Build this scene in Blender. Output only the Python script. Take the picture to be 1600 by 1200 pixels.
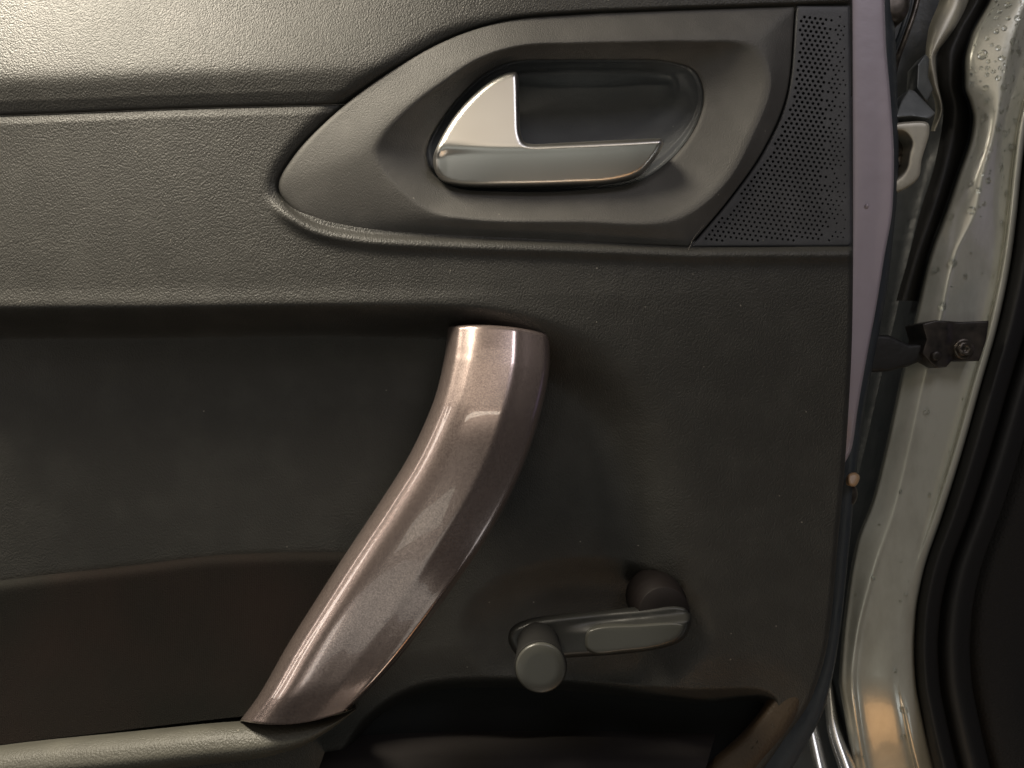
import bpy, math, random
import numpy as np
from mathutils import Vector, geometry

random.seed(7); rng = np.random.default_rng(7)
sc = bpy.context.scene
for o in list(bpy.data.objects): bpy.data.objects.remove(o)

# ------------------------------------------------------------------ camera
D = 0.40                      # metres from the door skin to the lens
S = 0.5 / 1600.0              # metres on the door skin per photo pixel
cam = bpy.data.cameras.new('camera'); cam_o = bpy.data.objects.new('camera', cam)
sc.collection.objects.link(cam_o)
cam_o.location = (0, -D, 0); cam_o.rotation_euler = (math.radians(90), 0, 0)
cam.sensor_width = 36; cam.lens = 36 * D / 0.5; cam.clip_start = 0.01; cam.clip_end = 50
cam.dof.use_dof = True; cam.dof.focus_distance = D - 0.004; cam.dof.aperture_fstop = 14.0
sc.camera = cam_o

# ------------------------------------------------------------------ world and lamps
w = bpy.data.worlds.new("World"); sc.world = w; w.use_nodes = True
bg = w.node_tree.nodes['Background']
bg.inputs[0].default_value = (0.62, 0.66, 0.62, 1); bg.inputs[1].default_value = 0.022
sc.view_settings.view_transform = 'Standard'; sc.view_settings.look = 'None'
sc.view_settings.exposure = 0; sc.view_settings.gamma = 1

def lamp(name, loc, target, size, power, col, sy=None):
    l = bpy.data.lights.new(name, 'AREA'); l.shape = 'RECTANGLE'
    l.size = size; l.size_y = sy or size; l.energy = power; l.color = col
    o = bpy.data.objects.new(name, l); sc.collection.objects.link(o)
    o.location = loc
    o.rotation_euler = (Vector(target) - Vector(loc)).to_track_quat('-Z', 'Y').to_euler()
    return o
# strong warm lamp close above the door, raking down it; the rest are dim, most added for fill and reflections
wl = lamp('warm_lamp', (-0.42, -0.122, 0.58), (-0.27, 0, 0.10), 0.40, 3.6, (1.0, 0.90, 0.73), 0.17); wl.data.spread = math.radians(84)
lamp('fin_reflection_fill', (-0.10, -0.95, 0.72), (0, 0, 0.1), 0.75, 0.80, (1.0, 0.84, 0.66), 0.42)  # added overhead panel, mirrored in the lever fin and upper pull handle
lamp('cool_lamp', (0.52, -0.74, 0.85), (0.28, 0.03, 0.0), 0.36, 2.5, (0.95, 0.92, 1.0), 0.3)
lamp('handle_streak_fill', (-0.80, -0.28, 0.05), (0, 0, -0.05), 0.032, 0.72, (1.0, 0.90, 0.80), 0.8)  # added strip at left for the streak along the pull handle
lamp('bar_reflection_fill', (-0.12, -0.95, -0.46), (0.0, 0, -0.1), 0.85, 0.50, (0.95, 0.98, 0.90), 0.40)  # added card low in front, mirrored in the lever bar and lower handle
lamp('handle_blob_fill', (-0.10, -1.25, -0.14), (-0.04, 0, -0.07), 0.30, 0.16, (1.0, 0.98, 0.84), 0.15)  # added panel behind the camera, makes the pale blob on the pull handle
lamp('violet_lamp', (1.0, -0.16, 0.10), (0.05, 0, 0.05), 0.30, 0.035, (0.66, 0.52, 1.0), 0.24)
lamp('ridge_highlight_fill', (0.10, -1.20, 0.42), (0, 0, 0), 0.5, 0.55, (1.0, 0.90, 0.74), 0.06)  # added strip for the bright line along the lever ridge
lamp('facet_blob_fill', (0.80, -0.34, -0.72), (0.10, 0.02, -0.10), 0.20, 0.20, (0.92, 0.97, 0.98), 0.16)  # added panel for the pale blob on the pull handle's right facet
lamp('pillar_edge_fill', (-0.42, -0.66, -0.40), (0.17, 0.05, -0.12), 0.10, 0.16, (1.0, 0.95, 0.86), 0.24)  # added panel for the bright band on the pillar's left edge
lamp('lower_panel_fill', (0.06, -0.27, -0.62), (0.08, 0, -0.1), 0.14, 0.20, (1.0, 0.93, 0.80))  # added fill from below; lights the lower panel, shadows upward from the crank
lamp('pillar_orange_fill', (0.22, -0.24, -0.66), (0.20, 0.05, -0.2), 0.28, 0.28, (1.0, 0.52, 0.20), 0.15)  # added panel standing in for an orange thing mirrored in the pillar foot

# ------------------------------------------------------------------ helpers
def P(u, v, h):
    """photo pixel (u,v) on a plane h millimetres in front of the door skin -> metres"""
    u = np.asarray(u, float); v = np.asarray(v, float); h = np.asarray(h, float)
    k = (D - h / 1000.0) / D
    return np.stack(np.broadcast_arrays((u - 800) * S * k, -h / 1000.0, (600 - v) * S * k), -1)

def link_mesh(name, verts, faces, m, parent=None, smooth=True):
    me = bpy.data.meshes.new(name)
    verts = np.asarray(verts, np.float32)
    if isinstance(faces, np.ndarray):
        n, k = faces.shape
        me.vertices.add(len(verts)); me.vertices.foreach_set('co', verts.ravel())
        me.loops.add(n * k); me.loops.foreach_set('vertex_index', faces.astype(np.int32).ravel())
        me.polygons.add(n)
        me.polygons.foreach_set('loop_start', np.arange(0, n * k, k, dtype=np.int32))
        me.polygons.foreach_set('loop_total', np.full(n, k, np.int32))
        me.update(calc_edges=True); me.validate()
    else:
        me.from_pydata([tuple(map(float, p)) for p in verts], [], faces); me.update()
    me.polygons.foreach_set('use_smooth', np.full(len(me.polygons), smooth, bool))
    o = bpy.data.objects.new(name, me); sc.collection.objects.link(o)
    if m: me.materials.append(m)
    if parent: o.parent = parent
    return o

def grid_faces(nr, nc, wrap=False):
    r = np.arange(nr - 1)[:, None]; c = np.arange(nc if wrap else nc - 1)[None, :]
    a = r * nc + c; b = r * nc + (c + 1) % nc
    return np.stack([a, a + nc, b + nc, b], -1).reshape(-1, 4)

def pchip(xs, ys):
    xs = np.array(xs, float); ys = np.array(ys, float)
    h = np.diff(xs); d = np.diff(ys) / h; m = np.zeros(len(xs))
    if len(xs) > 2:
        for i in range(1, len(xs) - 1):
            if d[i-1] * d[i] > 0:
                w1 = 2*h[i] + h[i-1]; w2 = h[i] + 2*h[i-1]
                m[i] = (w1 + w2) / (w1 / d[i-1] + w2 / d[i])
    m[0], m[-1] = d[0], d[-1]
    def f(x):
        x = np.asarray(x, float); i = np.clip(np.searchsorted(xs, x) - 1, 0, len(xs) - 2)
        t = np.clip((x - xs[i]) / h[i], -3, 3)
        tt = np.clip(t, 0, 1)
        r = (ys[i]*(1+2*tt)*(1-tt)**2 + m[i]*h[i]*tt*(1-tt)**2 + ys[i+1]*tt*tt*(3-2*tt) + m[i+1]*h[i]*tt*tt*(tt-1))
        return r + np.where(t < 0, m[i]*h[i]*t, 0) + np.where(t > 1, m[i+1]*h[i]*(t-1), 0)
    return f

def cr(pts, n, closed=False):
    """Catmull-Rom through pts (K,d); n samples per segment"""
    p = np.array(pts, float); K = len(p); out = []
    segs = K if closed else K - 1
    for i in range(segs):
        p1, p2 = p[i], p[(i+1) % K]
        p0 = p[(i-1) % K] if closed or i > 0 else 2*p1 - p2
        p3 = p[(i+2) % K] if closed or i + 2 < K else 2*p2 - p1
        d0, d1, d2 = [max(np.linalg.norm(q), 1e-9) ** 0.5 for q in (p1-p0, p2-p1, p3-p2)]
        m1 = d1 * ((p1-p0)/d0 - (p2-p0)/(d0+d1) + (p2-p1)/d1)
        m2 = d1 * ((p2-p1)/d1 - (p3-p1)/(d1+d2) + (p3-p2)/d2)
        t = np.arange(n)[:, None] / n
        out.append((2*t**3-3*t**2+1)*p1 + (t**3-2*t**2+t)*m1 + (-2*t**3+3*t**2)*p2 + (t**3-t**2)*m2)
    if not closed: out.append(p[-1:])
    return np.concatenate(out)

def resample(poly, step, closed=True):
    p = np.array(poly, float)
    if closed: p = np.vstack([p, p[:1]])
    L = np.r_[0, np.cumsum(np.linalg.norm(np.diff(p, axis=0), axis=1))]
    n = max(8, int(L[-1] / step)); s = np.linspace(0, L[-1], n + 1)
    if closed: s = s[:-1]
    return np.stack([np.interp(s, L, p[:, k]) for k in range(p.shape[1])], -1)

def seg_dist(q, poly, closed=True):
    q = np.asarray(q, float); best = np.full(len(q), 1e18)
    n = len(poly)
    for i in range(n if closed else n - 1):
        a = poly[i]; b = poly[(i+1) % n]; ab = b - a
        t = np.clip(((q - a) @ ab) / max(ab @ ab, 1e-12), 0, 1)
        d = q - a - t[:, None] * ab
        best = np.minimum(best, (d*d).sum(1))
    return np.sqrt(best)

def inside(q, poly):
    q = np.asarray(q, float); r = np.zeros(len(q), bool); n = len(poly)
    for i in range(n):
        x1, y1 = poly[i]; x2, y2 = poly[(i+1) % n]
        if y1 == y2: continue
        c = ((y1 > q[:, 1]) != (y2 > q[:, 1])) & (q[:, 0] < (x2-x1)*(q[:, 1]-y1)/(y2-y1) + x1)
        r ^= c
    return r

def sdist(u, v, poly):
    """signed distance, positive inside; any array shape"""
    q = np.stack([u.ravel(), v.ravel()], -1)
    d = seg_dist(q, poly); d = np.where(inside(q, poly), d, -d)
    return d.reshape(u.shape)

def sm(x, a, b):
    t = np.clip((x - a) / (b - a), 0, 1); return t*t*(3-2*t)

def relief(name, outline, hf, m, parent, back, res=5.0, edge=6.0, rise=4.0, creases=(), holes=None, est=3.0):
    """solid plate: outline in photo pixels, front height hf(u,v) mm, rounded rim `edge` px wide falling `rise` mm, skirt to `back` mm"""
    out = resample(outline, est)
    area = 0.5*np.sum(out[:, 0]*np.roll(out[:, 1], -1) - np.roll(out[:, 0], -1)*out[:, 1])
    if area < 0: out = out[::-1]
    pts = [out]; nb = len(out)
    t = np.roll(out, -1, 0) - np.roll(out, 1, 0); t /= np.linalg.norm(t, axis=1)[:, None] + 1e-9
    nrm = np.stack([-t[:, 1], t[:, 0]], -1)
    for f in (0.08, 0.22, 0.42, 0.68, 1.0):
        q = out + nrm * edge * f
        ok = inside(q, out) & (seg_dist(q, out) > edge*f*0.93)
        pts.append(q[ok])
    x0, y0 = out.min(0); x1, y1 = out.max(0)
    gx, gy = np.meshgrid(np.arange(x0, x1, res), np.arange(y0, y1, res))
    gx[1::2] += res / 2
    g = np.stack([gx.ravel(), gy.ravel()], -1)
    g = g[inside(g, out)]; d = seg_dist(g, out)
    g = g[d > edge * 1.0 + res * 0.35]
    cl = [resample(c, est, False) for c in creases]
    for c in cl:
        if len(g): g = g[seg_dist(g, c, False) > res * 0.4]
    hp = []
    if holes is not None:
        for (cx, cy, r) in holes:
            g = g[(g[:, 0]-cx)**2 + (g[:, 1]-cy)**2 > (r*1.25)**2]
            a = np.arange(8) * math.pi / 4
            hp.append(np.stack([cx + r*np.cos(a), cy + r*np.sin(a)], -1))
    pts.append(g); edges = [(i, (i+1) % nb) for i in range(nb)]
    n0 = sum(len(p) for p in pts)
    for c in cl:
        pts.append(c); edges += [(n0+i, n0+i+1) for i in range(len(c)-1)]; n0 += len(c)
    for c in hp:
        pts.append(c); edges += [(n0+i, n0+(i+1) % 8) for i in range(8)]; n0 += 8
    allp = np.concatenate(pts)
    vs, es, fs, ov, _, _ = geometry.delaunay_2d_cdt([Vector(p) for p in allp], edges, [], 0, 1e-4)
    vv = np.array([tuple(p) for p in vs]); 
    fc = np.array([f for f in fs if len(f) == 3])
    cen = vv[fc].mean(1); keep = inside(cen, out)
    if holes is not None:
        H = np.array(holes)
        for (cx, cy, r) in H: keep &= (cen[:, 0]-cx)**2 + (cen[:, 1]-cy)**2 > (r*0.9)**2
    fc = fc[keep]
    d = seg_dist(vv, out)
    tt = np.clip(1 - d / edge, 0, 1)
    h = hf(vv[:, 0], vv[:, 1]) - rise * (1 - np.sqrt(np.clip(1 - tt*tt, 0, 1)))
    V = P(vv[:, 0], vv[:, 1], h)
    faces = [tuple(int(i) for i in f) for f in fc]
    # find outline vertices for the skirt
    idx = []
    inv = {}
    for new, olds in enumerate(ov):
        for o_ in olds: inv[o_] = new
    ring = [inv.get(i, None) for i in range(nb)]; ring = [r for r in ring if r is not None]
    base = len(V); bp = []
    for r in ring:
        p = V[r].copy(); p[1] = -back / 1000.0; bp.append(p)
    V = np.vstack([V, np.array(bp)])
    k = len(ring)
    for i in range(k):
        j = (i+1) % k; faces.append((ring[i], base+i, base+j, ring[j]))
    if holes is not None:
        n_h = nb + sum(len(p) for p in pts[1:]) - 8*len(hp)
        st = n0 - 8*len(hp)
        for hi in range(len(hp)):
            rr = [inv.get(st + hi*8 + i) for i in range(8)]
            if None in rr: continue
            b0 = len(V); top_ = V[rr].copy(); add = top_.copy(); add[:, 1] += 0.0018; V = np.vstack([V, top_, add])
            for i in range(8):
                j = (i+1) % 8; faces.append((b0+j, b0+i, b0+8+i, b0+8+j))
    return link_mesh(name, V, faces, m, parent)

def fix_normals(o):
    import bmesh
    bm = bmesh.new(); bm.from_mesh(o.data); bmesh.ops.recalc_face_normals(bm, faces=bm.faces); bm.to_mesh(o.data); bm.free()
    return o

def vsheet(name, v0, v1, cols, m, parent, nv=140, sub=6, ret=False):
    """sheet running down the picture: each column is ([(v,u)...], [(v,h)...]); smooth across the columns"""
    vs = np.linspace(v0, v1, nv); C = []
    for (uc, hc) in cols:
        f = pchip(*zip(*uc)); u = f(vs)
        h = np.full(nv, float(hc)) if np.isscalar(hc) else pchip(*zip(*hc))(vs)
        C.append(P(u, vs, h))
    C = np.stack(C, 1)
    rows = np.stack([cr(C[i], sub) for i in range(nv)])
    n = rows.shape[1]
    o = link_mesh(name, rows.reshape(-1, 3), grid_faces(nv, n), m, parent)
    return (o, rows) if ret else o

def rings(name, ringlist, m, parent, n=14, cap=True):
    """closed loops with matching control points, each ((u,v) list, height)"""
    R = []
    for pts, h in ringlist:
        q = cr(pts, n, True)
        hh = h(q[:, 0], q[:, 1]) if callable(h) else np.full(len(q), float(h))
        R.append(P(q[:, 0], q[:, 1], hh))
    R = np.array(R)
    # smooth between rings
    rows = np.stack([cr(R[:, j], 4) for j in range(R.shape[1])], 1)
    nr, nc = rows.shape[:2]
    f = grid_faces(nr, nc, True); V = rows.reshape(-1, 3)
    if cap:
        c = V[-nc:].mean(0); V = np.vstack([V, c])
        faces = [tuple(int(i) for i in q) for q in f] + [((nr-1)*nc+i, (nr)*nc, (nr-1)*nc+(i+1) % nc) for i in range(nc)]
        return link_mesh(name, V, faces, m, parent)
    return link_mesh(name, V, f, m, parent)

# ------------------------------------------------------------------ materials
class MB:
    def __init__(s, name, col, rough=0.5, metal=0.0, **kw):
        s.m = bpy.data.materials.new(name); s.m.use_nodes = True
        s.nt = s.m.node_tree; s.b = s.nt.nodes['Principled BSDF']
        s.b.inputs['Base Color'].default_value = (*col, 1); s.b.inputs['Roughness'].default_value = rough
        s.b.inputs['Metallic'].default_value = metal
        for k, v in kw.items(): s.b.inputs[k.replace('_', ' ')].default_value = v
        s.tc = s.n('ShaderNodeTexCoord'); s.bump_prev = None
    def n(s, t, **kw):
        x = s.nt.nodes.new(t)
        for k, v in kw.items():
            if k in x.inputs: x.inputs[k].default_value = v
            else: setattr(x, k, v)
        return x
    def l(s, a, b): s.nt.links.new(a, b)
    def co(s, scale=(1, 1, 1), rot=(0, 0, 0)):
        mp = s.n('ShaderNodeMapping'); mp.inputs['Scale'].default_value = scale; mp.inputs['Rotation'].default_value = rot
        s.l(s.tc.outputs['Object'], mp.inputs[0]); return mp.outputs[0]
    def noise(s, scale, detail=3, co=None, rough=0.5):
        x = s.n('ShaderNodeTexNoise'); x.inputs['Scale'].default_value = scale; x.inputs['Detail'].default_value = detail
        x.inputs['Roughness'].default_value = rough
        s.l(co or s.tc.outputs['Object'], x.inputs['Vector']); return x.outputs['Fac']
    def ramp(s, fac, stops):
        r = s.n('ShaderNodeValToRGB'); e = r.color_ramp.elements
        while len(e) < len(stops): e.new(0.5)
        for el, (p, c) in zip(e, stops):
            el.position = p; el.color = (*c, 1) if len(c) == 3 else c
        s.l(fac, r.inputs[0]); return r.outputs[0]
    def val(s, fac, lo, hi, a=0.0, b=1.0):
        r = s.n('ShaderNodeMapRange'); r.inputs[1].default_value = a; r.inputs[2].default_value = b
        r.inputs[3].default_value = lo; r.inputs[4].default_value = hi
        s.l(fac, r.inputs[0]); return r.outputs[0]
    def mix(s, fac, a, b):
        x = s.n('ShaderNodeMix', data_type='RGBA')
        for v, i in ((fac, 0), (a, 6), (b, 7)):
            if isinstance(v, (int, float)): x.inputs[i].default_value = v
            elif isinstance(v, tuple): x.inputs[i].default_value = (*v, 1)
            else: s.l(v, x.inputs[i])
        return x.outputs[2]
    def math(s, op, a, b=None):
        x = s.n('ShaderNodeMath', operation=op)
        for i, v in enumerate((a, b)):
            if v is None: continue
            if isinstance(v, (int, float)): x.inputs[i].default_value = v
            else: s.l(v, x.inputs[i])
        return x.outputs[0]
    def bump(s, h, dist, strength=1.0):
        b = s.n('ShaderNodeBump'); b.inputs['Distance'].default_value = dist; b.inputs['Strength'].default_value = strength
        s.l(h, b.inputs['Height'])
        if s.bump_prev: s.l(s.bump_prev, b.inputs['Normal'])
        s.bump_prev = b.outputs[0]; s.l(s.bump_prev, s.b.inputs['Normal'])
    def set(s, name, out): s.l(out, s.b.inputs[name])

def grain_plastic(name, col, cell, depth, rough, smooth_right=False):
    k = MB(name, col, rough); k.b.inputs['Specular IOR Level'].default_value = 0.38
    # leather-like pebbles: distorted voronoi, stretched on the slant
    mp = k.co((1.0, 1.0, 0.72), (0, math.radians(35), 0))
    nz = k.n('ShaderNodeTexNoise'); nz.inputs['Scale'].default_value = 0.45/cell; nz.inputs['Detail'].default_value = 2
    k.l(mp, nz.inputs['Vector'])
    add = k.n('ShaderNodeVectorMath', operation='MULTIPLY_ADD')
    k.l(nz.outputs['Color'], add.inputs[0]); add.inputs[1].default_value = (cell*1.3,)*3; k.l(mp, add.inputs[2])
    vo = k.n('ShaderNodeTexVoronoi', feature='SMOOTH_F1'); vo.inputs['Scale'].default_value = 1/cell
    vo.inputs['Smoothness'].default_value = 0.35
    k.l(add.outputs[0], vo.inputs['Vector'])
    inv = k.math('SUBTRACT', 1.0, vo.outputs['Distance'])
    fine = k.noise(2.2/cell, 2)
    hgt = k.math('ADD', inv, k.math('MULTIPLY', fine, 0.35))
    k.bump(hgt, depth)
    big = k.noise(9, 4); dust = k.noise(60, 6)
    k.set('Base Color', k.mix(k.val(dust, 0, 0.5, 0.45, 0.8), k.mix(big, tuple(c*0.85 for c in col), tuple(c*1.15 for c in col)), tuple(min(1, c*1.6+0.004) for c in col)))
    vd = k.n('ShaderNodeTexVoronoi', feature='F1'); vd.inputs['Scale'].default_value = 170; k.l(k.tc.outputs['Object'], vd.inputs['Vector'])
    sc_ = k.n('ShaderNodeSeparateColor'); k.l(vd.outputs['Color'], sc_.inputs[0])
    fleck = k.math('MULTIPLY', k.math('LESS_THAN', vd.outputs['Distance'], 0.07), k.math('GREATER_THAN', sc_.outputs[0], 0.92))
    basecol = k.b.inputs['Base Color'].links[0].from_socket
    k.set('Base Color', k.mix(k.math('MULTIPLY', fleck, 0.6), basecol, (0.30, 0.28, 0.24)))
    k.set('Roughness', k.val(big, rough-0.05, rough+0.07, 0.3, 0.7))
    return k.m

M = {}
M['grain'] = grain_plastic('grained_black_trim', (0.033, 0.032, 0.0285), 0.00074, 0.00022, 0.50)
M['fine'] = grain_plastic('fine_grain_plastic', (0.072, 0.069, 0.064), 0.0006, 0.00012, 0.55)
M['grille'] = grain_plastic('grille_plastic', (0.052, 0.053, 0.058), 0.0006, 0.00005, 0.52)
M['dull'] = grain_plastic('dull_black_plastic', (0.085, 0.09, 0.094), 0.0006, 0.00005, 0.36)
M['arm'] = grain_plastic('armrest_plastic', (0.062, 0.060, 0.049), 0.0009, 0.0002, 0.5)
M['brown'] = grain_plastic('brown_pocket_plastic', (0.050, 0.034, 0.020), 0.0012, 0.0002, 0.5)

k = MB('ribbed_fabric', (0.032, 0.027, 0.022), 0.9); k.b.inputs['Specular IOR Level'].default_value = 0.12
wv = k.n('ShaderNodeTexWave', wave_type='BANDS', bands_direction='X'); wv.inputs['Scale'].default_value = 330; wv.inputs['Distortion'].default_value = 0.6
k.l(k.co((1, 1, 0.25)), wv.inputs['Vector']); k.bump(wv.outputs['Fac'], 0.00012)
k.bump(k.noise(1500, 2), 0.0003)
k.set('Base Color', k.ramp(k.noise(14, 3), [(0.35, (0.011, 0.0105, 0.009)), (0.65, (0.017, 0.0125, 0.0105))]))
M['fabric'] = k.m

k = MB('satin_chrome', (0.72, 0.70, 0.66), 0.27, 1.0)
spk = k.n('ShaderNodeTexVoronoi', feature='F1'); spk.inputs['Scale'].default_value = 520; k.l(k.tc.outputs['Object'], spk.inputs['Vector'])
sep = k.n('ShaderNodeSeparateXYZ'); k.l(k.tc.outputs['Object'], sep.inputs[0])
near = k.math('MULTIPLY', k.val(sep.outputs[0], 0, 1, 0.02, 0.055), k.val(sep.outputs[2], 1, 0, 0.095, 0.117))
clump = k.val(k.noise(110, 2), 0, 1, 0.50, 0.56)
spots = k.math('MULTIPLY', k.math('MULTIPLY', k.math('LESS_THAN', spk.outputs['Distance'], 0.24), near), clump)
k.set('Base Color', k.mix(spots, (0.72, 0.70, 0.66), (0.82, 0.82, 0.80)))
k.set('Metallic', k.math('SUBTRACT', 1.0, spots))
k.set('Roughness', k.val(k.noise(30, 2), 0.31, 0.36, 0.3, 0.7))
M['chrome'] = k.m

k = MB('bronze_metallic_paint', (0.30, 0.235, 0.215), 0.27, 0.8, Coat_Weight=1.0, Coat_Roughness=0.03, Coat_IOR=1.5)
fl = k.n('ShaderNodeTexVoronoi', feature='F1'); fl.inputs['Scale'].default_value = 2600; k.l(k.tc.outputs['Object'], fl.inputs['Vector'])
hs = k.n('ShaderNodeSeparateColor'); k.l(fl.outputs['Color'], hs.inputs[0])
k.set('Base Color', k.mix(hs.outputs[0], (0.285, 0.222, 0.208), (0.52, 0.42, 0.385)))
scr = k.noise(300, 6, k.co((1, 1, 0.10), (0, math.radians(-22), 0)))
k.set('Coat Roughness', k.val(scr, 0.02, 0.16, 0.55, 0.75))
M['bronze'] = k.m

k = MB('mauve_door_paint', (0.46, 0.41, 0.445), 0.45, 0.15, Coat_Weight=0.2, Coat_Roughness=0.3)
k.set('Base Color', k.mix(k.noise(25, 5), (0.35, 0.305, 0.355), (0.42, 0.365, 0.41))); k.bump(k.noise(90, 3), 0.0003)
M['mauve'] = k.m

k = MB('pale_silver_green_paint', (0.42, 0.43, 0.36), 0.32, 0.35, Coat_Weight=0.9, Coat_Roughness=0.07)
gr = k.noise(45, 7, k.co((1, 1, 0.5)), 0.65)
k.set('Base Color', k.mix(k.val(gr, 0, 1, 0.42, 0.72), (0.64, 0.64, 0.555), (0.48, 0.475, 0.40))); k.bump(k.noise(60, 3), 0.00025)
M['paint'] = k.m

k = MB('black_rubber', (0.010, 0.0095, 0.009), 0.6); k.bump(k.noise(400, 3), 0.0002); M['rubber'] = k.m
k = MB('dark_blue_black_metal', (0.030, 0.036, 0.042), 0.5); k.bump(k.noise(120, 4), 0.0006)
k.set('Roughness', k.val(k.noise(60, 4), 0.35, 0.7, 0.3, 0.7)); M['shell'] = k.m
k = MB('black_interior_carpet', (0.010, 0.009, 0.008), 0.9); k.bump(k.noise(700, 3), 0.001); M['carpet'] = k.m
k = MB('oily_steel', (0.10, 0.09, 0.08), 0.38, 0.7); k.set('Base Color', k.ramp(k.noise(150, 5), [(0.3, (0.03, 0.025, 0.022)), (0.7, (0.15, 0.13, 0.11))])); M['steel'] = k.m
k = MB('dark_greased_steel', (0.03, 0.027, 0.025), 0.42, 0.3); k.set('Base Color', k.ramp(k.noise(160, 5), [(0.3, (0.016, 0.014, 0.013)), (0.7, (0.06, 0.05, 0.043))])); M['dsteel'] = k.m
k = MB('pale_greased_metal', (0.55, 0.52, 0.44), 0.4, 0.3); k.set('Base Color', k.mix(k.noise(80, 4), (0.30, 0.29, 0.25), (0.66, 0.62, 0.50))); M['pale'] = k.m
k = MB('crank_grey_plastic', (0.020, 0.020, 0.018), 0.42); k.bump(k.noise(900, 2), 0.00004); M['crank'] = k.m
k = MB('crank_cap_plastic', (0.058, 0.058, 0.050), 0.36); k.bump(k.noise(900, 2), 0.00004); M['cap'] = k.m
k = MB('shade_dark_knob_plastic', (0.010, 0.0097, 0.009), 0.75); k.b.inputs['Specular IOR Level'].default_value = 0.25; k.bump(k.noise(1200, 2), 0.00006); M['knob'] = k.m  # darker than the end face: shade on the sides put into the colour
k = MB('dark_glossy_plastic', (0.010, 0.0075, 0.007), 0.6); k.b.inputs['Specular IOR Level'].default_value = 0.2; M['gloss'] = k.m
k = MB('tan_plastic_clip', (0.42, 0.27, 0.15), 0.4); M['tan'] = k.m
k = MB('clear_water', (0.95, 0.97, 0.95), 0.02, 0.0, Transmission_Weight=1.0, IOR=1.33); M['water'] = k.m
k = MB('highlight_sill_metal', (0.78, 0.78, 0.75), 0.30, 0.7); k.set('Roughness', k.val(k.noise(50, 4), 0.18, 0.35)); M['sill'] = k.m
k = MB('hair_dark', (0.10, 0.09, 0.08), 0.4); M['hair'] = k.m
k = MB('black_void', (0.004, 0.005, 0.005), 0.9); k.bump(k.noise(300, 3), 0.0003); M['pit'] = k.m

# ------------------------------------------------------------------ things
def thing(name, label, cat, loc=(0, 0, 0)):
    o = bpy.data.objects.new(name, None); sc.collection.objects.link(o); o.location = loc
    o['label'] = label; o['category'] = cat; o['kind'] = 'thing'; o.empty_display_size = 0.05
    return o
body = thing('parked_car', 'pale greenish silver door pillar of the car wet with droplets, black rubber seal beside it', 'car')
door = thing('car_door', 'open car door seen from inside, black grained trim with silver lever and bronze pull handle', 'car door')

# ---- outlines on the door
BEZ = [(435,290),(460,243),(530,172),(610,112),(700,62),(790,33),(900,22),(1010,17),(1120,13),(1242,9),
       (1228,150),(1192,235),(1140,310),(1076,386),(900,379),(700,372),(560,363),(490,347),(450,320)]
bez_curve = np.vstack([cr(np.array(BEZ[:10]), 12), cr(np.array(BEZ[9:14]), 12), cr(np.array(BEZ[13:] + BEZ[:1]), 12)])
div_curve = cr(np.array(BEZ[9:14]), 12)
crn = lambda a: np.array(a, float)
_ca = cr(np.array(BEZ[13:] + BEZ[:10]), 12); whole = np.vstack([_ca, [[1331, 6], [1332, 386]]])

umax = pchip([-80, 0, 400, 500, 700, 850, 1000, 1090, 1160, 1240], [1331, 1332, 1333, 1332, 1322, 1309, 1294, 1268, 1222, 1165])
crease = pchip([-100, 0, 300, 530, 900, 1340], [183, 180.5, 169, 163, 150, 150])

recess = cr(np.array([(-160,492),(200,490),(600,487),(760,492),(860,512),(950,548),(1030,610),(1075,690),(1098,790),(1110,900),(1130,1050),(1140,1300),(500,1400),(-160,1300)], float), 8)
pocket = cr(np.array([(520,1260),(560,1140),(640,1078),(760,1062),(900,1068),(1080,1080),(1196,1083),(1212,1100),(1176,1165),(1105,1270)], float), 8, True)

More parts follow.
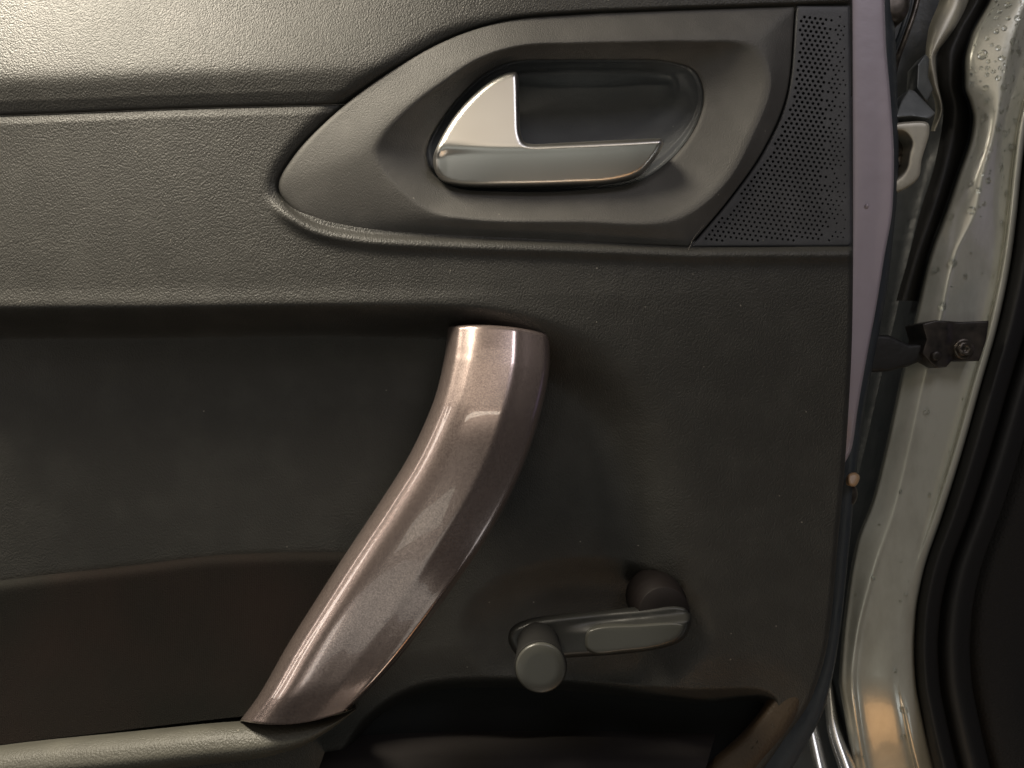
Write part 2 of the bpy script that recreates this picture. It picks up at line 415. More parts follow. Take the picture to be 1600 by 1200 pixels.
def trim_height(u, v):
    d_b = -sdist(u, v, whole)                      # outside the handle surround: positive
    d_r = sdist(u, v, recess); d_p = sdist(u, v, pocket)
    vc = crease(u)
    h = np.zeros_like(u)
    # upper roll: bulges, then leans back to the window sill
    up = v < vc
    t = (vc - v)
    st = t - 62; fall = 0.112*(np.sqrt(st*st + 14*14) + st)/2
    roll = -0.5 + 2.6*np.sqrt(np.clip(t/22, 0, 1)) + 1.6*sm(t, 8, 60) - fall*(1 - 0.88*sm(u, 420, 860))
    h = np.where(up, roll, h)
    dn = v - vc
    mid = -1.2 + 2.2*np.sqrt(np.clip(dn/14, 0, 1)) + 7.0*np.clip(dn/310, 0, 1)**1.3*sm(u, 1500, 500) - 16.0*(np.sqrt(((dn-330)/560)**2 + 0.02) + (dn-330)/560)/2*sm(dn, 60, 300)
    h = np.where(up, h, mid)
    # shallow falling away to the right
    h = h - 2.5*sm(u, 900, 1340) - 6.0*sm(u, 860, 1340)*sm(v, 380, 820)
    # recess below the ledge
    wdt = np.interp(u, [500, 760, 1000, 1100], [56, 60, 150, 230])
    depth = np.interp(u, [0, 700, 1000, 1100], [26, 26, 13, 8])
    a = np.clip((d_r + 14) / wdt, 0, 1)
    h = h - depth * (a*a*(3-2*a))
    h = h + 0.7*np.exp(-((d_r + 16)/16)**2) * sm(u, 1000, 700)
    es = ((u-915)/205)**2 + ((v-985)/118)**2; h = h - 9*(1 - sm(es, 0.3, 1.0))
    # pocket below the panel
    h = h - 85*sm(d_p, -6, 50) - 3*sm(d_p, -60, 0)
    # lip round the handle surround
    low = sm(v, 300, 345)
    h = h + low*(2.6*np.exp(-((d_b-13)/10)**2)) - (1-low)*2.6*np.exp(-(np.clip(d_b, 0, 99)/14)**2)*sm(v, 10, 60)
    h = np.where(d_b < 6, h - 3*sm(-d_b, -6, 2), h)
    h = h - 34*sm(-d_b, 8, 26)
    # rounded right-hand edge
    de = umax(v) - u
    e = np.clip(1 - de/9, 0, 1); h = h - 3.5*(1-np.sqrt(np.clip(1-e*e, 0, 1)))
    return h

def trim_piece(name, vlo, vhi, nu, nv, m):
    uu = np.linspace(0, 1, nu)[None, :]; vv = np.linspace(0, 1, nv)[:, None]
    u = -90 + uu*(1300+90) + 0*vv; 
    v = vlo(u) + vv*(vhi(u) - vlo(u))
    u = -90 + (1 - (1-uu)**1.15)*(umax(v) + 90)
    v = vlo(u) + vv*(vhi(u) - vlo(u))
    h = trim_height(u, v)
    # return flange on the right edge
    V = P(u, v, h)
    fl = V[:, -1:].copy(); fl2 = fl.copy(); fl2[..., 1] += 0.020
    V = np.concatenate([V, fl2], 1)
    return link_mesh(name, V.reshape(-1, 3), grid_faces(nv, nu+1), m, door)
trim_piece('upper_trim', lambda u: -90 + 0*u, lambda u: crease(u), 520, 110, M['grain'])
trim_piece('main_trim', lambda u: crease(u) + 0.6, lambda u: 1265 + 0*u, 640, 500, M['grain'])

# ---- handle surround with its bowl
def lerp(A, B, t): return [(a[0]*(1-t)+b[0]*t, a[1]*(1-t)+b[1]*t) for a, b in zip(A, B)]
RID = [(582,237),(594,212),(640,165),(690,128),(745,92),(810,71),(900,66),(1000,64),(1085,63),(1178,71),
       (1204,124),(1174,215),(1130,290),(1055,343),(900,346),(740,343),(672,331),(627,300),(592,262)]
OPN = [(664,240),(672,214),(695,178),(720,148),(754,117),(800,96),(880,93),(960,93),(1040,95),(1086,110),
       (1101,150),(1088,200),(1052,250),(1000,288),(900,303),(780,304),(712,298),(682,282),(668,262)]
FLR = [(712,205),(716,194),(730,172),(750,150),(776,130),(812,116),(880,110),(950,110),(1016,112),(1048,122),
       (1054,140),(1040,160),(1004,182),(960,196),(890,206),(800,212),(744,214),(722,212),(714,208)]
rr = [(bez_c, h) for bez_c, h in []]
n = 12
def ring3(pts, corners=(9, 13)):
    # catmull-rom with sharp corners kept at the given control points
    pts = np.array(pts, float)
    ca = cr(np.vstack([pts[13:], pts[:10]]), n); b = cr(pts[9:14], n); kc = (len(pts) - 13)*n
    return np.vstack([ca[kc:-1], b[:-1], ca[:kc]])
Oc = ring3(BEZ); Rc = cr(np.array(RID), n, True); Qc = cr(np.array(OPN), n, True); Fc = cr(np.array(FLR), n, True)
def tilt(u, v): return -2.5*sm(u, 900, 1340)
cen = np.array([850., 215.])
def mixc(A, B, t): return A*(1-t) + B*t
seq = [(Oc, -18), (Oc + 0, -1.0)]
for t, h in ((0.02, 0.2), (0.06, 0.9), (0.15, 1.5), (0.5, 3.7), (0.80, 5.6), (0.93, 6.25)): seq.append((mixc(Oc, Rc, t), h))
for t, h in ((0.0, 6.4), (0.09, 6.0), (0.20, 4.7), (0.5, 1.2), (0.86, -2.4), (0.96, -3.4)): seq.append((mixc(Rc, Qc, t), h))
seq += [(Qc, -4.2), (mixc(Qc, Fc, 0.05), -6.0)]
R = np.array([P(q[:, 0], q[:, 1], h + tilt(q[:, 0], q[:, 1])) for q, h in seq])
rows = np.stack([cr(R[:, j], 3) for j in range(R.shape[1])], 1)
sur = link_mesh('handle_surround', rows.reshape(-1, 3), grid_faces(rows.shape[0], rows.shape[1], True), M['fine'], door)
seq = [(mixc(Qc, Fc, 0.05), -6), (mixc(Qc, Fc, 0.09), -12), (mixc(Qc, Fc, 0.20), -13), (mixc(Qc, Fc, 0.27), -14.5), (mixc(Qc, Fc, 0.5), -18), (mixc(Qc, Fc, 0.8), -21), (Fc, -24)]
for t, h in ((0.3, -26.5), (0.6, -28), (0.85, -28.5)): seq.append((Fc*(1-t) + np.array([890., 150.])*t, h))
R = np.array([P(q[:, 0], q[:, 1], h) for q, h in seq])
rows = np.stack([cr(R[:, j], 4) for j in range(R.shape[1])], 1)
nr, nc = rows.shape[:2]; V = np.vstack([rows.reshape(-1, 3), rows[-1].mean(0)])
F = [tuple(int(i) for i in q) for q in grid_faces(nr, nc, True)] + [((nr-1)*nc+i, nr*nc, (nr-1)*nc+(i+1) % nc) for i in range(nc)]
link_mesh('handle_recess', V, F, M['dull'], sur)

# ---- perforated grille
gr_out = np.vstack([div_curve[:] + np.array([3.0, 0]), [[1326, 385]], [[1331, 380], [1330, 200], [1328, 9]]])
holes = []
pitch = 8.5
ang = math.radians(-27)
for i in range(-70, 70):
    for j in range(-70, 70):
        bx = (i + 0.5*(j % 2))*pitch; by = j*pitch*0.82
        x = 1240 + bx*math.cos(math.radians(7)) - by*math.sin(math.radians(7)) ; y = 200 + bx*math.sin(math.radians(7)) + by*math.cos(math.radians(7))
        if not (1080 < x < 1322 and 26 < y < 376): continue
        holes.append((x, y))
hh = np.array(holes); dd = seg_dist(hh, gr_out); ins = inside(hh, gr_out)
holes = []
for (x, y), d, ok in zip(hh, dd, ins):
    if not ok or d < 8: continue
    de = 1331 - x
    r = 2.5 if y < 190 else 2.5 - 0.5*min(1, (y-190)/150)
    if de < 46:
        if rng.random() < 0.22: continue
        r *= 0.45 + 0.55*de/46
    holes.append((x, y, r))
gh = lambda u, v: 2.0 - 3.2*sm(u, 1080, 1330) - 2.0*sm(v, 200, 385)
gril = relief('speaker_grille', gr_out, gh, M['grille'], door, -9, res=11, edge=4, rise=1.2, holes=holes, est=4)
bk = relief('grille_backing', mixc(gr_out, gr_out.mean(0), 0.02), lambda u, v: gh(u, v) - 2.4, M['pit'], gril, -10, res=30, edge=2, rise=0.5, est=8)

# ---- lever
LEV = np.vstack([cr(np.array([(806,112),(795,113),(770,124),(738,150),(710,182),(688,218),(677,246),(680,268),(694,284),(720,291),(800,292),(880,290),(960,285),(1000,272),(1022,250),(1037,224),(1034,217)], float), 8),
                 cr(np.array([(1030,216),(960,219),(880,223),(832,225),(820,222),(814,210),(812,180),(811,140),(810,118)], float), 8)])
ridge_pts = cr(np.array([(683,236),(700,231),(740,229),(812,229),(900,228),(980,225),(1032,221)], float), 8)
rf = pchip([600, 683, 700, 740, 812, 900, 980, 1032, 1060], [240, 236, 231, 229, 229, 228, 225, 221, 219])
def lev_h(u, v):
    r = rf(u)
    low = 10.0 - 9.0*np.clip((v - r)/62, 0, 1.4)**1.15 - 3.2*np.clip((790 - u)/115, 0, 1.1)**2
    # fin: hollow between ridge and tip
    t = np.clip((r - v)/110, 0, 1)
    fin = 10.0 - 6.5*t
    fin = np.where(u > 815, 10.0 - 6.5*t, fin)
    b = np.clip((v - r)/np.interp(u, [700, 830, 1030], [26, 22, 12]) + 0.5, 0, 1); b = b*b*(3-2*b)
    return low*b + fin*(1-b)
relief('door_lever', LEV, lev_h, M['chrome'], door, -6, res=2.6, edge=8.0, rise=4.5, est=2.2)

# ---- pull handle
Lc = cr(np.array([(700,512),(694,560),(678,625),(640,710),(590,790),(540,865),(495,935),(448,1010),(405,1085),(375,1126)], float), 12)
Rc2 = cr(np.array([(859,524),(858,580),(842,655),(806,755),(762,838),(712,912),(668,972),(622,1030),(585,1070),(545,1108)], float), 12)
ns = len(Lc); tt = np.linspace(0, 1, ns)
prof_w = np.array([0, 0.0, 0.012, 0.03, 0.06, 0.10, 0.145, 0.19, 0.24, 0.32, 0.42, 0.52, 0.60, 0.645, 0.665, 0.685, 0.74, 0.82, 0.90, 0.95, 0.98, 1.0, 1.0])
prof_h = np.array([-24, -12, -8.5, -4.8, -1.2, 1.5, 3.0, 4.5, 5.8, 6.6, 6.75, 6.6, 6.35, 6.15, 5.9, 5.5, 4.1, 2.2, 0.1, -1.5, -3.6, -8, -22])
hb = pchip([0, 0.08, 0.3, 0.6, 0.85, 1.0], [3, 8, 20, 24, 20, 14])(tt)
fac = pchip([0, 0.45, 0.62, 1.0], [1.0, 1.0, 0.35, 0.15])(tt)
R = []
for i in range(ns):
    flat = np.where(prof_w > 0.52, 6.6 + (prof_h - 6.6)*fac[i], prof_h)
    flat = np.where(prof_w >= 0.98, prof_h, flat)
    flat[-2:] = prof_h[-2:]
    bow = 4*prof_w*(1-prof_w)
    u = Lc[i, 0] + (Rc2[i, 0]-Lc[i, 0])*prof_w; v = Lc[i, 1] + (Rc2[i, 1]-Lc[i, 1])*prof_w
    v = v - 7*bow*(1-tt[i]) ** 6 + 14*bow*tt[i]**5
    R.append(P(u, v, hb[i] + flat))
R = np.array(R)
# closing rolls at both ends
top = R[0].copy(); top[:, 1] += 0.022; top2 = R[0].copy(); top2[:, 1] += 0.002; top2[:, 2] += 0.0008
bot = R[-1].copy(); bot[:, 1] += 0.003; bot[:, 2] -= 0.0012; bot2 = bot.copy(); bot2[:, 1] += 0.015
R = np.concatenate([top[None], top2[None], R, bot[None], bot2[None]])
rows = np.stack([cr(R[i], 4) for i in range(len(R))])
ph = link_mesh('pull_handle', rows.reshape(-1, 3), grid_faces(rows.shape[0], rows.shape[1]), M['bronze'], door)

# ---- fabric insert in the recess and armrest below
vs_fab = []
us = np.linspace(-95, 560, 90)
topf = pchip([-95, 0, 180, 330, 450, 575], [926, 909, 887, 869, 865, 866]); botf = pchip([-95, 0, 200, 380, 575], [1182, 1166, 1146, 1128, 1110])
tr = np.linspace(0, 1, 40)
fv = topf(us)[None] + (botf(us)-topf(us))[None]*tr[:, None]
fh = -24 + 3.0*np.sqrt(np.clip(tr/0.04, 0, 1))[:, None] + 6*tr[:, None]**2.2 + 0*us[None]
us2 = np.linspace(0, 1, 90)[None]; Vf = P(-95 + us2*(695 - 150*tr[:, None]), fv, fh)
first = Vf[:1].copy(); first[..., 1] += 0.006
link_mesh('fabric_insert', np.concatenate([first, Vf]).reshape(-1, 3), grid_faces(41, 90), M['fabric'], door)
# armrest: sections across its length
ua = np.linspace(-110, 556, 120)
atop = pchip([-110, 0, 200, 380, 480, 540, 572], [1186, 1168, 1147, 1130, 1126, 1113, 1096])
abot = pchip([-110, 0, 150, 300, 400, 470, 520, 555, 572], [1225, 1222, 1212, 1196, 1185, 1166, 1137, 1110, 1097])
tr = np.array([-0.06, 0.0, 0.04, 0.12, 0.3, 0.5, 0.7, 0.85, 0.94, 1.0, 1.0]); hr = np.array([-14, 3, 7, 10, 14, 16.5, 18, 17.5, 15.5, 12, -30])
av = atop(ua)[None] + (abot(ua)-atop(ua))[None]*tr[:, None]
ah = hr[:, None] + 0*ua[None] - 10*sm(ua, 480, 572)[None]
VA = P(ua[None] + 0*av, av, ah)
rows = np.stack([cr(VA[:, j], 5) for j in range(VA.shape[1])], 1)
link_mesh('armrest', rows.reshape(-1, 3), grid_faces(rows.shape[0], rows.shape[1]), M['arm'], door)

# ---- door pocket: black sheet standing in for its shade, rim and far wall
_th = lambda u, v: float(trim_height(np.array([[float(u)]]), np.array([[float(v)]]))[0, 0])
RH = lambda d: [(1050, _th(1255,1050)-5+d), (1072, _th(1250,1072)-2.2+d), (1095, _th(1240,1095)-0.2+d), (1130, _th(1225,1130)+1.2+d), (1200, _th(1170,1200)+2+d), (1260, _th(1110,1260)+2+d)]
vsheet('pocket_rim', 1052, 1260, [
    ([(1050,1216),(1085,1203),(1130,1172),(1200,1098),(1260,1040)], -60),
    ([(1050,1218),(1085,1205),(1130,1175),(1200,1102),(1260,1045)], RH(-10)),
    ([(1050,1226),(1085,1214),(1130,1186),(1200,1116),(1260,1060)], RH(-3)),
    ([(1050,1244),(1085,1234),(1130,1210),(1200,1146),(1260,1090)], RH(0)),
    ([(1050,1262),(1085,1254),(1130,1230),(1200,1168),(1260,1114)], RH(0.5)),
    ([(1050,1276),(1085,1266),(1130,1241),(1200,1182),(1260,1130)], RH(-3)),
    ([(1050,1278),(1085,1268),(1130,1243),(1200,1184),(1260,1132)], RH(-14))], M['brown'], door, nv=60)
lv = np.linspace(1040, 1275, 30)[:, None]; lu = 470 + np.linspace(0, 1, 60)[None]*(umax(lv) - 25 - 470)
link_mesh('pocket_shade_sheet', P(lu + 0*lv, lv + 0*lu, -52 - 6*np.cos((lu-860)/390*1.5) + 0*lv).reshape(-1, 3), grid_faces(30, 60), M['pit'], door)
k = MB('dark_reddish_plastic', (0.010, 0.007, 0.006), 0.85); k.bump(k.noise(700, 3), 0.0001); M['lip'] = k.m
vsheet('pocket_lip', 1140, 1280, [
    ([(1140,520),(1280,470)], [(1140,-62),(1168,-44),(1190,-32),(1280,-14)]), ([(1140,700),(1280,690)], [(1140,-60),(1168,-36),(1190,-20),(1280,-4)]),
    ([(1140,900),(1280,880)], [(1140,-60),(1166,-36),(1188,-18),(1280,-2)]), ([(1140,1120),(1280,1080)], [(1140,-60),(1168,-40),(1190,-24),(1280,-8)])], M['lip'], door, nv=30)

# ---- window crank
ARM = cr(np.array([(794,998),(800,983),(822,971),(860,964),(940,955),(1010,949),(1055,944),(1074,949),(1081,964),(1077,984),(1064,1002),(1030,1014),(970,1022),(900,1027),(840,1030),(806,1022)], float), 8, True)
arm_h = lambda u, v: 10 + 6*sm(u, 860, 1040) - 5.5*np.clip(1 - (v - (985 - 0.1*(u-800)))/14, 0, 1)*sm(u, 860, 960)
crank = relief('window_crank', ARM, arm_h, M['crank'], door, 1, res=3.5, edge=9, rise=6)
CAP = cr(np.array([(914,1000),(918,986),(936,979),(1000,975),(1058,972),(1070,975),(1069,986),(1054,1002),(1020,1013),(970,1019),(932,1022),(917,1015)], float), 8, True)
relief('crank_cap', CAP, lambda u, v: 13.5 + 4.2*sm(u, 880, 1050) - 0.010*(u-914), M['cap'], crank, 6, res=5, edge=5, rise=2.5)
def turned(name, c_uv, href, prof, m, parent, seg=56):
    """turned part along y: prof = [(radius m, h mm)]; centre where it shows at height href"""
    c = P(c_uv[0], c_uv[1], href); a = np.arange(seg)*2*math.pi/seg
    V = [[(c[0]+r*math.cos(t), -h/1000, c[2]+r*math.sin(t)) for t in a] for r, h in prof]
    V = np.array(V).reshape(-1, 3); V = np.vstack([V, [c[0], -prof[-1][1]/1000, c[2]]])
    nr = len(prof)
    F = [tuple(int(i) for i in q) for q in grid_faces(nr, seg, True)] + [((nr-1)*seg+i, nr*seg, (nr-1)*seg+(i+1) % seg) for i in range(seg)]
    return link_mesh(name, V, F, m, parent)
kr = 0.0110
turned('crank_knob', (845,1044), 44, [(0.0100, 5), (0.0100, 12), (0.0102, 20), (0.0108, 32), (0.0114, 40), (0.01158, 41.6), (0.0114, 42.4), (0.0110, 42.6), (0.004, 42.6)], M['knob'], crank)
turned('knob_face', (845,1044), 44, [(0.0109, 42.0), (0.0109, 43.2), (0.0106, 43.9), (0.0100, 44.3), (0.0060, 44.4), (0.002, 44.4)], M['cap'], crank)  # paler end disc, split off so the sides read as shaded
turned('crank_boss', (1032,948), -1, [(0.0142, -22), (0.0140, -6), (0.0138, -4), (0.0134, -3), (0.0122, 8.6), (0.0118, 9), (0.004, 9.2)], M['gloss'], crank)

# ---- painted door edge
ux = lambda dv: [(v, float(umax(v)) + dv) for v in (-60, 100, 250, 400, 550, 700, 860)]
EH = lambda d: [(-60, -12.5+d), (540, -12.5+d), (640, -17+d), (720, -30+d), (860, -34+d)]
RE = [(-60,1378),(60,1381),(160,1389),(250,1394),(320,1392),(400,1379),(480,1366),(560,1351),(640,1337),(700,1328),(745,1319),(860,1306)]
fr = lambda f, d=0: [(v, (float(umax(v)) - 12)*(1-f) + u*f + d) for v, u in RE]
RE[-2:] = [(740,1310),(860,1290)]
vsheet('door_edge', -60, 735, [
    (fr(0), EH(-2)), (fr(.12), EH(-1.2)), (fr(.2), EH(-0.4)), (fr(.3), EH(0)), (fr(.6), EH(0.15)),
    (fr(.95), EH(0)), (fr(1), EH(-0.3)), (fr(1, 2), EH(-1.5)), (fr(1, 2.6), EH(-3)), (fr(1, 3), EH(-22))], M['mauve'], door, nv=160, sub=4)
# small dent and bump on the edge
turned('paint_blemish', (1356,321), -11, [(0.0014, -13), (0.0011, -11.8), (0.0005, -11.3)], M['mauve'], door, 14)
clip = relief('edge_clip', cr(np.array([(1325,742),(1335,738),(1343,743),(1342,752),(1336,760),(1326,758)], float), 4, True), lambda u, v: -32 + 0.15*(v-750), M['tan'], door, -46, res=4, edge=4, rise=3)
relief('clip_stub', cr(np.array([(1324,757),(1337,760),(1340,776),(1332,790),(1322,786)], float), 4, True), lambda u, v: -37 + 0*u, M['steel'], clip, -50, res=5, edge=4, rise=3)
# shell side of the door, dark, behind the edge
vsheet('door_shell', -80, 1260, [
    (ux(-14) + [(1000, float(umax(1000))-14), (1100, float(umax(1100))-14), (1180, float(umax(1180))-14), (1260, float(umax(1260))-14)], -40), ([(-80,1385),(250,1396),(400,1384),(700,1336),(850,1322),(1000,1306),(1100,1285),(1180,1245),(1260,1190)], -36),
    ([(-80,1392),(250,1402),(400,1392),(700,1342),(850,1326),(1000,1308),(1100,1286),(1180,1246),(1260,1190)], -60)], M['shell'], door, nv=80)

# ---- hinge and bits in the gap
hin = relief('hinge', cr(np.array([(1392,196),(1420,190),(1450,192),(1452,208),(1440,250),(1436,276),(1420,292),(1396,300),(1390,290),(1408,274),(1416,262),(1420,240),(1424,222),(1412,206),(1394,204)], float), 5, True),
             lambda u, v: -40 + 0.02*(u-1390), M['pale'], door, -58, res=5, edge=4, rise=3)
relief('hinge_leaf', np.array([(1396,208),(1424,214),(1430,236),(1422,262),(1408,276),(1394,270)], float), lambda u, v: -52 + 0*u, M['steel'], hin, -60, res=6, edge=4, rise=2)
k = MB('grey_zinc', (0.20, 0.21, 0.21), 0.42, 0.4); k.set('Base Color', k.mix(k.noise(110, 5), (0.10, 0.11, 0.115), (0.27, 0.28, 0.275))); k.bump(k.noise(300, 3), 0.0002); M['zinc'] = k.m
relief('hinge_bracket', np.array([(1398,184),(1408,158),(1420,139),(1430,143),(1446,160),(1462,177),(1452,186),(1424,182)], float), lambda u, v: -46 + 0.22*(v-160) - 0.05*(u-1430), M['zinc'], hin, -62, res=5, edge=3, rise=1.5)
relief('hinge_plate', np.array([(1434,100),(1446,84),(1452,92),(1450,120),(1458,140),(1448,160),(1432,138)], float), lambda u, v: -60 - 0.2*(u-1440), M['zinc'], hin, -72, res=5, edge=3, rise=1.5)
turned('hinge_pin', (1410,250), -50, [(0.0038, -66), (0.0038, -52), (0.0030, -50), (0.0010, -50)], M['steel'], hin, 20)
turned('grommet', (1397,6), -38, [(0.0098, -56), (0.0098, -42), (0.0085, -38), (0.005, -37), (0.001, -37)], M['steel'], door, 40)
def tube(name, pts, r, m, parent, seg=10):
    p = cr(np.array([P(*q) for q in pts]), 8); V = []
    up = Vector((0, 1, 0))
    for i in range(len(p)):
        t = Vector(p[min(i+1, len(p)-1)] - p[max(i-1, 0)]).normalized(); a = t.cross(up).normalized(); b = t.cross(a)
        for k_ in range(seg):
            th = 2*math.pi*k_/seg; V.append(Vector(p[i]) + (a*math.cos(th) + b*math.sin(th))*r)
    return link_mesh(name, np.array([tuple(q) for q in V]), grid_faces(len(p), seg, True), m, parent)
tube('wiring_cable', [(1440,-30,-62),(1428,20,-60),(1414,60,-60),(1400,100,-64),(1390,150,-70)], 0.0016, M['steel'], door)
tube('wiring_cable', [(1424,-30,-60),(1420,10,-58),(1408,50,-58),(1396,80,-62)], 0.0014, M['shell'], door)

# ------------------------------------------------------------------ car body
L = [(-80,1580),(-40,1562),(0,1546),(60,1515),(100,1506),(135,1506),(160,1514),(185,1519),(205,1517),(280,1494),(330,1477),(400,1452),(500,1428),(600,1404),(700,1382),(780,1362),(850,1336),(930,1322),(1010,1313),(1060,1310),(1120,1318),(1200,1332),(1260,1345)]
L2 = [(v, u+5) for v, u in L]; L3 = [(v, u+12) for v, u in L]
CRS = [(-80,1640),(0,1600),(100,1570),(200,1553),(280,1532),(330,1522),(400,1490),(500,1468),(600,1442),(700,1420),(800,1396),(900,1362),(1000,1338),(1060,1332),(1120,1338),(1200,1352),(1260,1366)]
CR2 = [(v, u+8) for v, u in CRS]
RI = [(-80,1668),(0,1640),(100,1615),(200,1590),(280,1580),(330,1575),(400,1566),(500,1546),(600,1518),(700,1490),(800,1458),(900,1424),(960,1408),(1010,1402),(1060,1402),(1120,1412),(1200,1430),(1260,1448)]
RO = [(v, u + float(np.interp(v, [0, 700, 900, 960, 1040, 1260], [9, 10, 12, 18, 24, 26]))) for v, u in RI]
RB = [(v, u+5) for v, u in RO]
pil, prow = vsheet('door_pillar', -80, 1260, [(L, -80), (L2, [(-80,-56),(1050,-56),(1260,-80)]), (L3, [(-80,-53.5),(1050,-54),(1260,-79)]), (CRS, [(-80,-47),(900,-48),(1050,-51),(1260,-78)]), (CR2, [(-80,-47.5),(800,-48.5),(1050,-53.0),(1260,-79.5)]), ([(v, u-9) for v, u in RI], [(-80,-55),(700,-55),(950,-51),(1050,-51),(1260,-77)]), (RI, [(-80,-56.5),(700,-56.5),(950,-51.5),(1050,-51.5),(1260,-77.5)]), ([(v, u+4) for v, u in RI], [(-80,-52.5),(850,-52.5),(1050,-51.8),(1260,-70)]), (RO, [(-80,-52),(780,-52.8),(960,-54.5),(1050,-55),(1260,-74)]), (RB, [(-80,-58),(900,-58),(1260,-80)]), (RB, -75)],
              M['paint'], body, nv=260, ret=True)
# droplets
def droplets(name, centres, m, parent):
    V = []; F = []
    for (c, nrm, r, e) in centres:
        nrm = Vector(nrm).normalized(); a = nrm.cross(Vector((0, 0, 1))).normalized(); b = nrm.cross(a)
        b0 = len(V); seg = 12
        for q in range(5):
            th = q/5*math.pi/2; rad = r*math.cos(th); hh_ = r*0.55*math.sin(th)
            for k_ in range(seg):
                f = 2*math.pi*k_/seg
                V.append(Vector(c) + a*rad*math.cos(f) + b*rad*e*math.sin(f) + nrm*(hh_-0.00003))
        V.append(Vector(c) + nrm*r*0.55)
        for q in range(4):
            for k_ in range(seg):
                F.append((b0+q*seg+k_, b0+q*seg+(k_+1) % seg, b0+(q+1)*seg+(k_+1) % seg, b0+(q+1)*seg+k_))
        for k_ in range(seg): F.append((b0+4*seg+k_, b0+4*seg+(k_+1) % seg, b0+5*seg))
    o = fix_normals(link_mesh(name, np.array([tuple(q) for q in V]), F, m, parent)); o['kind'] = 'stuff'; return o
cs = []; taken = []
for _ in range(6000):
    i = rng.integers(2, prow.shape[0]-3); j = rng.integers(12, prow.shape[1]-20)
    p = prow[i, j]; fr = i/prow.shape[0]
    if rng.random() > math.exp(-((fr/0.24)**2)*1.8) * 1.0 + 0.012: continue
    r = 0.0006 + 0.0021*rng.random()**2.6
    if any((p[0]-q[0])**2 + (p[2]-q[2])**2 < (r+q[3])**2*1.5 for q in taken): continue
    nrm = np.cross(prow[i, j+1]-prow[i, j-1], prow[i+1, j]-prow[i-1, j])
    if nrm[1] > 0: nrm = -nrm
    taken.append((*p, r)); cs.append((p, nrm, r, 0.8 + 0.5*rng.random()))
    if len(cs) >= 300: break
droplets('water_droplets', cs, M['water'], body)
rd = [P(1207,1134,-1.5), P(1181,1158,-1.5), P(1174,1167,-1.0)]
droplets('water_droplets', [(p, (0, -1, 0.3), 0.0011, 1.0) for p in rd], M['water'], door)

# flange along the inner side of the pillar and the dark channel behind
vsheet('body_channel', -80, 1260, [
    ([(-80,1330),(1260,1100)], -120), ([(-80,1470),(200,1450),(500,1400),(900,1300),(1260,1230)], -110),
    ([(v, u-30) for v, u in L], -100), ([(v, u-10) for v, u in L], -82), ([(v, u+1) for v, u in L], -70)], M['shell'], body, nv=160)
vsheet('fender_flange', -60, 205, [
    ([(-60,1480),(0,1468),(50,1450),(90,1446),(130,1452),(170,1462),(205,1454)], -86),
    ([(-60,1492),(0,1482),(50,1460),(90,1450),(130,1456),(170,1468),(205,1458)], -74),
    ([(-60,1510),(0,1500),(40,1484),(70,1464),(90,1456),(130,1462),(170,1471),(205,1460)], -72),
    ([(-60,1528),(0,1516),(40,1500),(60,1484),(90,1462),(130,1466),(170,1473),(205,1462)], -82)], M['pale'], body, nv=80)
vsheet('rubber_flap', -60, 470, [
    ([(-60,1530),(0,1514),(50,1486),(90,1464),(130,1466),(170,1474),(250,1462),(330,1438),(400,1420),(470,1400)], -80),
    ([(-60,1546),(0,1526),(50,1498),(90,1484),(130,1484),(170,1492),(250,1478),(330,1456),(400,1432),(470,1412)], -70),
    ([(-60,1570),(0,1544),(60,1513),(100,1503),(135,1503),(160,1511),(185,1516),(205,1514),(280,1491),(330,1474),(400,1449),(470,1434)], -74)], M['rubber'], body, nv=120)

# rubber seals and dark interior right of the pillar
off = lambda d0, d1: [(v, u + float(np.interp(v, [0, 400, 800, 1000, 1260], [d0, d0*1.0, (d0+d1)/2, d1, d1]))) for v, u in RO]
seal = vsheet('door_seal', -80, 1260, [(off(4, 4), -66), (off(12, 10), -54), (off(26, 20), -48), (off(42, 32), -52), (off(52, 42), -66)], M['rubber'], body, nv=160)
vsheet('inner_seal', -80, 1260, [(off(48, 40), -70), (off(60, 52), -60), (off(74, 66), -57), (off(90, 82), -62), (off(98, 92), -80)], M['rubber'], body, nv=160)
vsheet('footwell_trim', -80, 1260, [(off(90, 84), -84), (off(120, 108), -74), (off(170, 150), -78), (off(260, 190), -100), (off(420, 400), -130)], M['carpet'], body, nv=100)
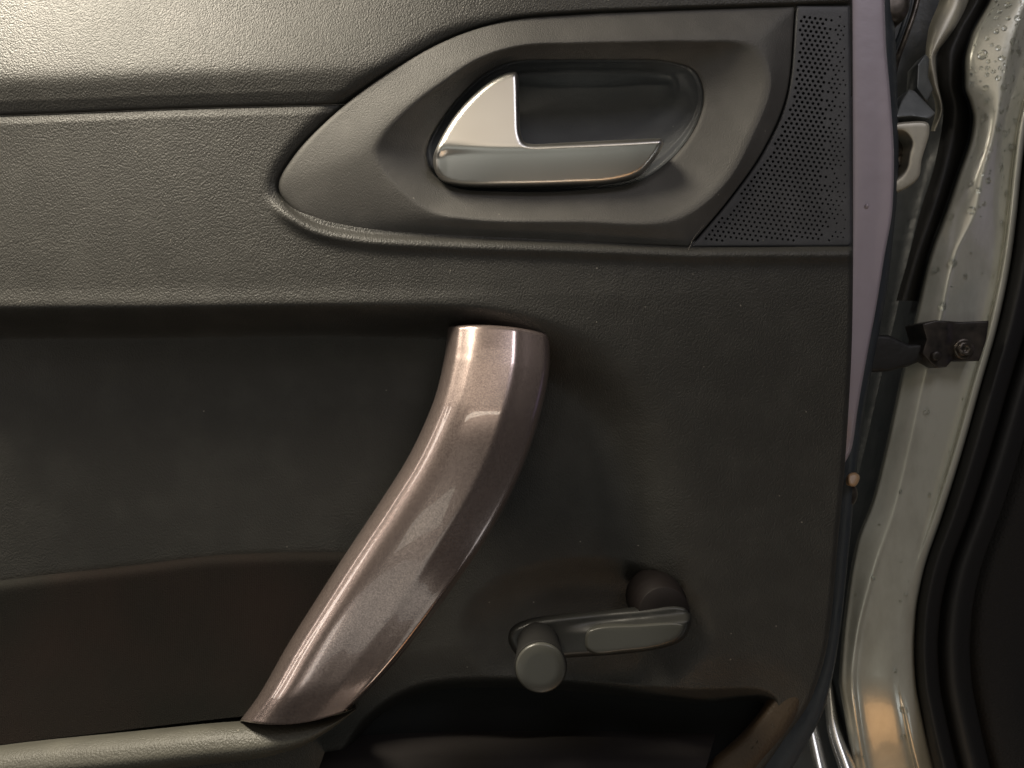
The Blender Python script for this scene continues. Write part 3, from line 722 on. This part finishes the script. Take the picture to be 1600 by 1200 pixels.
# bright strips left of the pillar foot, standing in for highlights on sill ridges
SH = lambda b: [(1060, b), (1130, b+11), (1200, b+25), (1260, b+38)]
vsheet('sill_highlight_strip', 1060, 1260, [
    ([(1060,1287),(1130,1291),(1200,1310),(1260,1330)], SH(-86)), ([(1060,1291),(1130,1296),(1200,1316),(1260,1336)], SH(-79)),
    ([(1060,1297),(1130,1306),(1200,1329),(1260,1349)], SH(-78)), ([(1060,1301),(1130,1312),(1200,1337),(1260,1355)], SH(-90))], M['sill'], body, nv=50)
vsheet('sill_highlight_strip', 1130, 1260, [
    ([(1130,1258),(1200,1272),(1260,1286)], SH(-90)), ([(1130,1262),(1200,1276),(1260,1290)], SH(-84)),
    ([(1130,1272),(1200,1289),(1260,1303)], SH(-84)), ([(1130,1277),(1200,1294),(1260,1309)], SH(-96))], M['sill'], body, nv=40)

# ---- check strap
br = relief('strap_bracket', np.array([(1440,506),(1462,500),(1500,503),(1545,501),(1541,530),(1530,564),(1486,565),(1478,574),(1462,575),(1452,566),(1440,552),(1447,530)], float), lambda u, v: -38 - 2.5*sm(u, 1478, 1490), M['dsteel'], body, -58, res=6, edge=3, rise=1.2)
turned('bolt_washer', (1509,545), -38, [(0.0056, -44), (0.0056, -39.6), (0.0052, -39.0), (0.0040, -39.0)], M['steel'], br, 28)
turned('bolt', (1509,545), -36, [(0.0042, -42), (0.0042, -37.0), (0.0038, -36.2), (0.0020, -36.2), (0.0018, -37.6), (0.0004, -37.6)], M['steel'], br, 6)
turned('strap_pin', (1466,556), -34, [(0.0026, -42), (0.0026, -35.5), (0.0020, -35), (0.0006, -35)], M['dsteel'], br, 16)
relief('check_strap', np.array([(1350,522),(1390,524),(1420,538),(1446,536),(1448,560),(1420,572),(1390,580),(1352,582)], float), lambda u, v: -42 + 0*u, M['rubber'], body, -50, res=10, edge=6, rise=3)

# ---- dark background behind everything
vs_ = P(np.array([-400, 2400, 2400, -400]), np.array([-400, -400, 1600, 1600]), np.full(4, -190.))
bgp = link_mesh('background', vs_, [(0, 1, 2, 3)], M['carpet'], None, False); bgp['kind'] = 'structure'

# ---- a stray hair under the grille
hair = tube('hair_strand', [(1100,352,2.0),(1084,372,2.6),(1076,390,3.4),(1066,412,1.5),(1056,436,1.2)], 0.00013, M['hair'], None, 6)
hair['label'] = 'fine stray hair lying across the lip below the perforated grille'; hair['category'] = 'hair'; hair['kind'] = 'thing'
